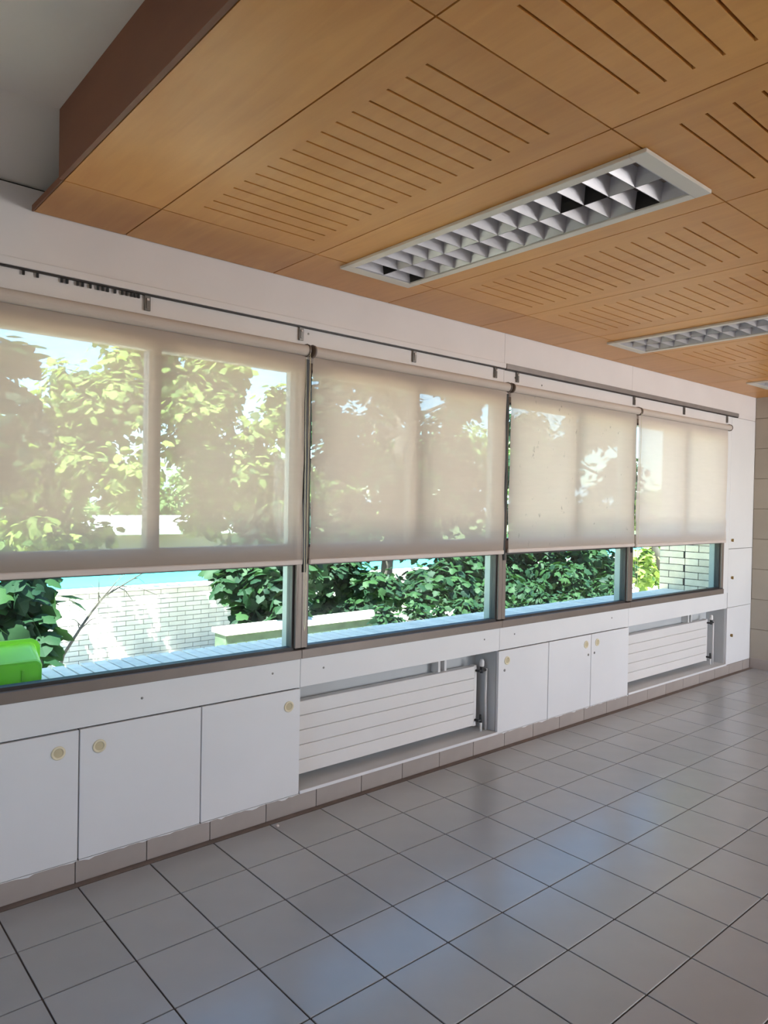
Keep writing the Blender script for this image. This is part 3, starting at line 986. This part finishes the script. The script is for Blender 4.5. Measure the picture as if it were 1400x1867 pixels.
# bare twig crossing the first low pane
tw = MB()
a0, a1, a2, a3 = at(115, 1195, 4.0), at(150, 1140, 4.1), at(185, 1090, 4.2), at(260, 1045, 4.4)
tw.tube([(a0.x - 0.25, a0.y, ZG), a0, a1, a2, a3], [0.022, 0.016, 0.013, 0.010, 0.006], 6)
rr_ = random.Random(3)
for k in range(14):
    t_ = rr_.uniform(0.05, 0.95)
    seg = [(a0, a1), (a1, a2), (a2, a3)][min(2, int(t_ * 3))]
    p = seg[0].lerp(seg[1], (t_ * 3) % 1)
    e = p + Vector((rr_.uniform(-0.1, 0.45), rr_.uniform(-.2, .2), rr_.uniform(-0.25, 0.4)))
    tw.tube([p, p.lerp(e, 0.5) + Vector((0, 0, 0.03)), e], [0.006, 0.004, 0.002], 4)
two = tw.build('bare_branch', M['bark'], smooth=True)
tag(two, 'bare leafless branch slanting across the nearest low pane', 'branch')
# ================================================================== THINGS


def px_scale(x, y):
    """x on the wall plane as read from the photo -> x at depth y for the same line of sight"""
    return CAM.x + (x - CAM.x) * (y - CAM.y) / (0 - CAM.y)


# ---- roller blinds
ZB_TUBE, R_TUBE = 2.322, 0.0265


def blind(xa, xb, zbot, openness, col, label, stain=0.0, crease=False, chain=False, seed=0):
    yf = -0.024
    xa, xb = px_scale(xa, yf), px_scale(xb, yf)
    b = empty('roller_blind', ((xa + xb) / 2, yf, zbot))
    tag(b, label, 'blind', 'roller blinds on the windows')
    rs = random.Random(seed)
    fm = fabric_material('blind_fabric', openness, col, stain)
    nx_, nz_ = 24, 40
    vs = []
    ph = rs.uniform(0, 6)
    for j in range(nz_ + 1):
        z = zbot + 0.012 + (ZB_TUBE - zbot - 0.012) * j / nz_
        for i in range(nx_ + 1):
            x = xa + (xb - xa) * i / nx_
            tz = (z - zbot) / (ZB_TUBE - zbot)
            y = yf + 0.0022 * math.sin(i * 0.45 + ph) * (1 - tz) + 0.0012 * math.sin(i * 1.3 + j * 0.2)
            if crease:
                y += 0.004 * math.exp(-((z - 1.50) / 0.018) ** 2) - 0.004 * math.exp(-((z - 1.44) / 0.02) ** 2) + 0.003 * math.exp(-((z - 1.38) / 0.016) ** 2)
            e = min(i, nx_ - i)
            if e == 0:
                x += 0.003 * math.sin(j * 0.35 + ph)
                y -= 0.003 * math.sin(j * 0.22 + ph)
            vs.append((x, y, z))
    mb = MB()
    mb.add(vs, [(j * (nx_ + 1) + i, j * (nx_ + 1) + i + 1, (j + 1) * (nx_ + 1) + i + 1, (j + 1) * (nx_ + 1) + i) for j in range(nz_) for i in range(nx_)])
    mb.build('fabric', fm, b, smooth=True)
    yt = -0.034
    MB().tube([(xa - 0.004, yt, ZB_TUBE), (xb + 0.004, yt, ZB_TUBE)], R_TUBE, 24).build('tube', M['tube'], b, smooth=False)
    bb = MB().box(xa - 0.002, xb + 0.002, yf - 0.008, yf + 0.008, zbot, zbot + 0.026, bev=0.004)
    bb.build('bottom_bar', M['bar'], b)
    for xe, s in ((xa - 0.006, -1), (xb + 0.006, 1)):
        br = MB()
        br.ring((xe - 0.004 * s, yt, ZB_TUBE), (s, 0, 0), [(0.031, 0.0), (0.031, 0.007), (0.027, 0.009), (0.010, 0.009)], 24)
        br.box(xe - 0.003, xe + 0.003, yt, 0.001, ZB_TUBE - 0.020, ZB_TUBE + 0.034)
        br.build('end_bracket', M['bracket'], b)
    if chain:
        ch = MB()
        xc_ = xb + 0.006
        zb_ = zbot - 0.33
        pts = [(xc_, yt - 0.026, ZB_TUBE), (xc_, yt - 0.022, zb_ + 0.03), (xc_ + 0.003, yt - 0.012, zb_), (xc_ + 0.006, yt, zb_ + 0.03), (xc_ + 0.006, yt + 0.02, ZB_TUBE)]
        ch.tube(pts, 0.0016, 5)
        ch.build('pull_chain', M['cream'], b)
    return b


FC = (0.63, 0.55, 0.48)  # farther blinds take lighter tones, standing in for their stronger light
blind(-0.452, 1.088, 1.256, 0.26, FC, 'see-through beige roller blind with sky and treetops showing behind it', seed=1, chain=True)
blind(1.134, 2.652, 1.256, 0.13, FC, 'beige roller blind with faint dappled leaves above the nearer radiator', seed=2)
blind(2.699, 4.245, 1.262, 0.07, (0.68, 0.62, 0.55), 'stained beige roller blind above the far cabinet with keyholes', stain=0.55, seed=3, chain=True)
blind(4.272, 5.862, 1.256, 0.05, (0.76, 0.70, 0.64), 'opaque beige roller blind with creases near its hem, beside the tall cupboard', crease=True, seed=4)

# ---- curtain rails above the blinds
br_me = MB().box(-0.013, 0.013, -0.010, -0.001, -0.064, 0.0, bev=0.001).box(-0.006, 0.006, -0.013, -0.010, -0.055, -0.012).mesh('bracket', [M['steel']])
scr_me = MB().box(-0.005, 0.005, -0.016, -0.0135, -0.022, -0.013).mesh('bracket_screw', M['bar'])


def rail(xa, xb, label, body, brs, z0, z1):
    r_ = empty('curtain_rail', (xa, 0, z0))
    tag(r_, label, 'curtain rail', 'curtain rails over the blinds')
    MB().box(xa, xb, -0.022, -0.0035, z0, z1, bev=0.002).build('rail', body, r_)
    MB().box(xa, xb, -0.016, -0.0035, z0 - 0.007, z0 - 0.0005).build('slot', M['frame_dark'], r_)
    for x in brs:
        o = link('bracket', br_me, r_, (x - xa, 0, z0 - 0.006 - z0))
        o2 = link('bracket_screw', scr_me, o, (0, 0, 0))
    return r_


r1 = rail(MULL[0], 2.62, 'white painted curtain rail over the two nearer blinds', M['white'], (0.268, 1.057, 1.83, 2.535), 2.444, 2.475)
gl = MB().box(-0.004, 0.004, -0.010, -0.002, -0.016, 0.0).mesh('glider', M['black'])
for k, x in enumerate((-0.22, -0.17, -0.08, -0.06, -0.02, 0.0, 0.03, 0.06, 0.08, 0.10, 0.13, 0.16, 0.18, 0.20, 0.215, 0.23)):
    link('glider', gl, r1, (x - MULL[0], 0, -0.008))
rail(2.625, 6.035, 'grey metal curtain rail over the two farther blinds', M['rail_grey'], (2.753, 4.191, 4.997, 5.822), 2.442, 2.476)

# ---- cabinets
pull_me = MB().ring((0, 0, 0), (0, -1, 0), [(0.0275, -0.001), (0.0275, 0.003), (0.025, 0.0045), (0.020, 0.0045), (0.018, 0.002), (0.0175, -0.004)], 28).mesh('finger_pull', M['cream'], True)
cup_me = MB().ring((0, 0, 0), (0, -1, 0), [(0.0176, 0.0005), (0.016, -0.0002), (0.0, -0.0004)], 24).mesh('pull_cup', M['cream_in'])
key_me = MB().ring((0, 0, 0), (0, -1, 0), [(0.009, 0.0), (0.009, 0.002), (0.006, 0.0028), (0.0, 0.0028)], 16).mesh('keyhole', M['steel'])


def cabinet(xa, xb, doors, label):
    c = empty('cabinet', ((xa + xb) / 2, 0, 0.09))
    tag(c, label, 'cabinet')
    z0, z1 = 0.0905, 0.6255
    bd = MB()
    bd.box(xa, xa + 0.016, 0.0195, 0.20, z0, z1 + 0.005)
    bd.box(xb - 0.016, xb, 0.0195, 0.20, z0, z1 + 0.005)
    bd.box(xa + 0.016, xb - 0.016, 0.0195, 0.20, z0, z0 + 0.016)
    bd.box(xa + 0.016, xb - 0.016, 0.185, 0.20, z0 + 0.016, z1)
    bd.box(xa + 0.016, xb - 0.016, 0.0195, 0.03, z0 + 0.016, z1 + 0.005, 1)
    bd.build('body', [M['niche'], M['dark']], c)
    for k, (a, b_, pull, key) in enumerate(doors):
        g = 0.0028
        d = MB().box(a + g, b_ - g, -0.002, 0.018, z0 + 0.001, z1, bev=0.0015).build('door', M['white_gloss'], c)
        rs = random.Random(int(a * 1000))
        pe = MB()
        n = 26
        vs = []
        for i in range(n + 1):
            x = a + g + (b_ - a - 2 * g) * i / n
            dz = max(0.0, rs.uniform(-0.004, 0.010)) * (0.5 + 0.5 * math.sin(i * 0.7 + a * 9))
            vs += [(x, -0.0052, z0 + 0.0015), (x, -0.0052, z0 - 0.001 - dz), (x, -0.0044, z0 + 0.0015), (x, -0.0044, z0 - 0.001 - dz)]
        fs = []
        for i in range(n):
            p = i * 4
            fs += [(p, p + 1, p + 5, p + 4), (p + 2, p + 6, p + 7, p + 3), (p + 1, p + 3, p + 7, p + 5)]
        pe.add(vs, fs)
        pe.build('paint_edge', M['white_gloss'], d, loc=(0, 0, 0))
        if pull:
            o = link('finger_pull', pull_me, d, (pull[0], -0.002, pull[1]))
            link('pull_cup', cup_me, d, (pull[0], -0.003, pull[1]))
        if key:
            link('keyhole', key_me, d, (key[0], -0.002, key[1]))
    return c


cabinet(-0.53, 1.094, [(-0.53, 0.011, (-0.071, 0.547), None), (0.011, 0.551, (0.091, 0.543), None), (0.551, 1.094, (1.023, 0.546), None)],
        'white three-door cabinet without keyholes, beside the nearer radiator')
cabinet(2.626, 4.200, [(2.626, 3.160, (2.712, 0.557), (2.688, 0.496)), (3.160, 3.678, (3.611, 0.557), (3.642, 0.478)), (3.678, 4.200, (3.756, 0.557), (3.721, 0.483))],
        'white three-door cabinet with keyholes between the two radiators')

tc_ = empty('tall_cupboard', (6.2, 0, 0.1))
tag(tc_, 'tall narrow white cupboard with three stacked doors in the room corner', 'cupboard')
bd = MB()
bd.box(5.931, 5.947, 0.0195, 0.055, 0.0905, 2.435)
bd.box(5.947, XR - 0.012, 0.0195, 0.030, 0.0905, 2.435, 1)
bd.box(XR - 0.012, XR - 0.001, -0.001, 0.055, 0.0905, 2.435)
bd.build('body', [M['white_gloss'], M['dark']], tc_)
for z0, z1, hz, hx in ((0.092, 0.632, 0.367, 6.02), (0.636, 1.190, 0.918, 6.005), (1.194, 2.434, 1.274, 5.99)):
    d = MB().box(5.9335, XR - 0.0145, -0.002, 0.018, z0, z1, bev=0.0015).build('door', M['white_gloss'], tc_)
    h = MB().ring((hx, -0.002, hz), (0, -1, 0), [(0.013, 0.0), (0.013, 0.003), (0.009, 0.005), (0.0, 0.005)], 16)
    h.box(hx - 0.0035, hx + 0.0035, -0.022, -0.005, hz - 0.014, hz + 0.014, bev=0.0015)
    h.build('key_handle', M['brass'], d)


# ---- radiators in their niches
def radiator(na, nb, label, ra, rb):
    n_ = MB()
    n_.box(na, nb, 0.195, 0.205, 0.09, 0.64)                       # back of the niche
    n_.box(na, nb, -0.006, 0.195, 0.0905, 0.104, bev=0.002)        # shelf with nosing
    o = n_.build('radiator_niche_near' if na < 3 else 'radiator_niche_far', M['niche'])  # the niche the radiator hangs in, with its shelf
    tag(o, 'white painted recess and shelf behind ' + label.split(' with ')[0], 'recess', kind='structure')
    MB().box(na, nb, -0.010, -0.0062, 0.0905, 0.107, bev=0.001).build('nosing', M['white_gloss'], o)
    if nb > 5:
        MB().box(nb - 0.003, nb + 0.004, 0.0195, 0.195, 0.104, 0.632).build('side_board', M['niche'], o)
    r_ = empty('radiator', ((ra + rb) / 2, 0.1, 0.104))
    tag(r_, label, 'radiator', 'panel radiators under the windows')
    yf, yb = 0.098, 0.150
    zs, zt = 0.142, 0.528
    body = MB().box(ra + 0.004, rb - 0.004, yf + 0.010, yb, zs + 0.004, zt - 0.003)
    body.box(ra + 0.2, ra + 0.23, yb, 0.195, zs + 0.05, zt - 0.05)
    body.box(rb - 0.23, rb - 0.2, yb, 0.195, zs + 0.05, zt - 0.05)
    body.build('body', M['radiator'], r_)
    p = (zt - zs) / 5
    for k in range(5):
        MB().box(ra, rb, yf, yf + 0.011, zs + k * p + 0.0012, zs + (k + 1) * p - 0.0012, bev=0.0025).build('channel', M['radiator'], r_)
    MB().box(rb, rb + 0.030, yf + 0.004, yb - 0.004, zs - 0.006, zt + 0.004, bev=0.004).build('end_header', M['radiator'], r_)
    # hanging straps seen above the radiator
    for dx in (0.30, 0.245):
        MB().box(rb - dx, rb - dx + 0.018, 0.13, 0.194, zt - 0.01, 0.632).build('wall_strap', M['radiator'], r_)
    # valve, feed pipe, return pipe
    xv = rb + 0.044
    yv = yf - 0.022
    v = MB()
    v.tube([(rb + 0.016, yf + 0.012, zt - 0.030), (rb + 0.020, yv, zt - 0.030), (xv + 0.040, yv, zt - 0.030)], 0.008, 12)
    v.tube([(xv, yv, zt - 0.045), (xv, yv, zt - 0.002)], [0.011, 0.012], 12)
    vo = v.build('valve', M['black'], r_)
    MB().ring((xv, yv, zt - 0.002), (0, 0, 1), [(0.014, 0.0), (0.016, 0.006), (0.016, 0.032), (0.012, 0.044), (0.0, 0.046)], 16).build('valve_head', M['radiator'], vo, smooth=True)
    fp = MB()
    xp = xv + 0.044
    fp.tube([(xp, yv, zt - 0.022), (xp - 0.002, yv, zt - 0.2), (xp + 0.005, yv, 0.104)], 0.008, 12)
    fp.build('feed_pipe', M['radiator'], r_, smooth=True)
    lv = MB()
    lv.tube([(rb + 0.016, yf + 0.012, zs + 0.035), (rb + 0.020, yv, zs + 0.035), (xv, yv, zs + 0.035)], 0.008, 12)
    lv.tube([(xv - 0.004, yv, zs + 0.070), (xv, yv, zs + 0.02)], [0.008, 0.010], 10)
    lv.build('lockshield_valve', M['black'], r_)
    MB().tube([(xv, yv, zs + 0.024), (xv + 0.002, yv, 0.104)], 0.008, 12).build('return_pipe', M['radiator'], r_, smooth=True)
    return r_


radiator(1.0945, 2.6255, 'white panel radiator with five grooved channels beside the cabinet without keyholes', 1.125, 2.510)
radiator(4.2005, 5.9285, 'white panel radiator with valve pipes next to the tall corner cupboard', 4.235, 5.735)


# ---- recessed louvre lamps
def cell_mesh(w, l, h=0.055, top=0.42):
    mb = MB()
    e = 0.0012
    b = [(-w / 2 + e, -l / 2 + e, 0), (w / 2 - e, -l / 2 + e, 0), (w / 2 - e, l / 2 - e, 0), (-w / 2 + e, l / 2 - e, 0)]
    m = [(x * 0.80, y * 0.72, h * 0.45) for x, y, _ in b]
    t = [(x * 0.60, y * top, h) for x, y, _ in b]
    fs = []
    for k in range(4):
        k2 = (k + 1) % 4
        fs.append((k, k2, 4 + k2, 4 + k))
        fs.append((4 + k, 4 + k2, 8 + k2, 8 + k))
    return mb.add(b + m + t, fs)


NC = 14
cw, cl_ = 0.345 / 2, 1.41 / NC
cell_me = cell_mesh(cw, cl_).mesh('louvre_cell', M['louvre'])
dark_me = cell_mesh(cw, cl_)
dark_me.m[2] = dark_me.m[3] = 1                     # one reflector facet fallen out: the dark housing shows
dark_me = dark_me.mesh('louvre_cell', [M['louvre'], M['dark']])


def lamp(xa, xb, ya, yb, label, missing=()):
    zc = ZR - 0.014
    l = empty('ceiling_light', ((xa + xb) / 2, (ya + yb) / 2, zc))
    tag(l, label, 'ceiling light', 'recessed louvre lights in the wooden ceiling')
    fr = MB()
    wx = (xb - xa - 0.35) / 2
    wy = (yb - ya - 1.42) / 2
    for bx in ((xa, xb, ya, ya + wy), (xa, xb, yb - wy, yb), (xa, xa + wx, ya + wy, yb - wy), (xb - wx, xb, ya + wy, yb - wy)):
        fr.box(*bx, zc, ZR - 0.0005, bev=0.0018)
    fr.build('frame', M['lamp_frame'], l)
    ho_ = MB()
    i0, i1, j0, j1 = xa + wx, xb - wx, ya + wy, yb - wy
    ho_.box(i0 - 0.004, i0 - 0.001, j0, j1, ZR, 2.712)
    ho_.box(i1 + 0.001, i1 + 0.004, j0, j1, ZR, 2.712)
    ho_.box(i0, i1, j0 - 0.004, j0 - 0.001, ZR, 2.712)
    ho_.box(i0, i1, j1 + 0.001, j1 + 0.004, ZR, 2.712)
    ho_.box(i0, i1, j0, j1, 2.7125, 2.7145)
    ho_.build('housing', M['bracket'], l)
    cx = (xa + xb) / 2
    for r_ in range(2):
        for k in range(NC):
            me = dark_me if (r_, k) in missing else cell_me
            link('louvre_cell', me, l, ((r_ - 0.5) * cw, (k - (NC - 1) / 2) * cl_, ZR - 0.008 - zc))
    MB().box(i0 + 0.001, i1 - 0.001, j0 + 0.0005, j0 + 0.004, ZR - 0.012, ZR - 0.006).build('louvre_edge', M['louvre'], l)
    MB().box(i0 + 0.001, i1 - 0.001, j1 - 0.004, j1 - 0.0005, ZR - 0.012, ZR - 0.006).build('louvre_edge', M['louvre'], l)
    return l


lamp(1.055, 1.487, *LAMP_Y, 'unlit louvre light nearest the camera with dark missing reflector facets', missing=((0, 2), (0, 3), (1, 1), (0, 13), (1, 13)))
lamp(3.292, 3.724, *LAMP_Y, 'unlit louvre light in the middle, second along the wooden ceiling')
lamp(5.47, 5.90, *LAMP_Y, 'unlit louvre light farthest away near the beige block wall')

# ---- green tub lying on its side on the ledge
ZL = 0.762
tub = empty('plastic_tub', (-0.3, 0.35, ZL))
tag(tub, 'lime green plastic tub lying on its side on the ledge outside', 'tub')


def rrect(x0, x1, z0, z1, y, r_, n=6):
    pts = []
    for cx_, cz_, a in ((x1 - r_, z1 - r_, 0), (x0 + r_, z1 - r_, 90), (x0 + r_, z0 + r_, 180), (x1 - r_, z0 + r_, 270)):
        for k in range(n + 1):
            an = math.radians(a + 90 * k / n)
            pts.append((cx_ + r_ * math.cos(an), y, cz_ + r_ * math.sin(an)))
    return pts


def loft(mb, rings, cap_first=False, cap_last=False):
    n = len(rings[0])
    vs = [p for r_ in rings for p in r_]
    fs = []
    for i in range(len(rings) - 1):
        for k in range(n):
            k2 = (k + 1) % n
            fs.append((i * n + k, i * n + k2, (i + 1) * n + k2, (i + 1) * n + k))
    if cap_first: fs.append(tuple(range(n)))
    if cap_last: fs.append(tuple((len(rings) - 1) * n + k for k in range(n))[::-1])
    return mb.add(vs, fs)


X1t, X0t, ztop_t = -0.035, -0.56, 0.945
sh = MB()
loft(sh, [rrect(X0t + 0.06, X1t - 0.065, ZL + 0.035, ztop_t - 0.062, 0.175, 0.02),
          rrect(X0t + 0.052, X1t - 0.055, ZL + 0.028, ztop_t - 0.052, 0.170, 0.028),
          rrect(X0t + 0.050, X1t - 0.050, ZL + 0.026, ztop_t - 0.047, 0.180, 0.03),
          rrect(X0t + 0.016, X1t - 0.016, ZL + 0.010, ztop_t - 0.016, 0.400, 0.035),
          rrect(X0t + 0.019, X1t - 0.019, ZL + 0.013, ztop_t - 0.019, 0.400, 0.033),
          rrect(X0t + 0.054, X1t - 0.054, ZL + 0.030, ztop_t - 0.051, 0.185, 0.028)], cap_first=True, cap_last=True)
sh.build('shell', M['green'], tub)
rm = MB()
loft(rm, [rrect(X0t + 0.014, X1t - 0.014, ZL + 0.009, ztop_t - 0.014, 0.392, 0.036), rrect(X0t, X1t, ZL, ztop_t, 0.392, 0.042),
          rrect(X0t, X1t, ZL, ztop_t, 0.408, 0.042), rrect(X0t + 0.019, X1t - 0.019, ZL + 0.013, ztop_t - 0.019, 0.408, 0.034)])
rm.build('rim', M['green'], tub)
for x in (-0.16, -0.40):
    MB().box(x - 0.006, x + 0.006, 0.1685, 0.172, ZL + 0.05, ztop_t - 0.085, bev=0.001).build('rib', M['green'], tub)

# ---- small white bead on the floor
p = CAM + (fw + rt * ((506 - 700) / FPX) + up * ((933.5 - 1508) / FPX)) * 1.0
d_ = p - CAM
pb = CAM + d_ * (-CAM.z / d_.z)
bdm = MB().ring((0, 0, 0), (0, 0, 1), [(0.004, 0.0), (0.008, 0.003), (0.0085, 0.007), (0.006, 0.011), (0.002, 0.013)], 12)
o = bdm.build('white_pebble', M['bar'], loc=(pb.x, pb.y, 0.0), smooth=True)
tag(o, 'tiny white pebble lying on the floor tiles near the skirting', 'pebble')
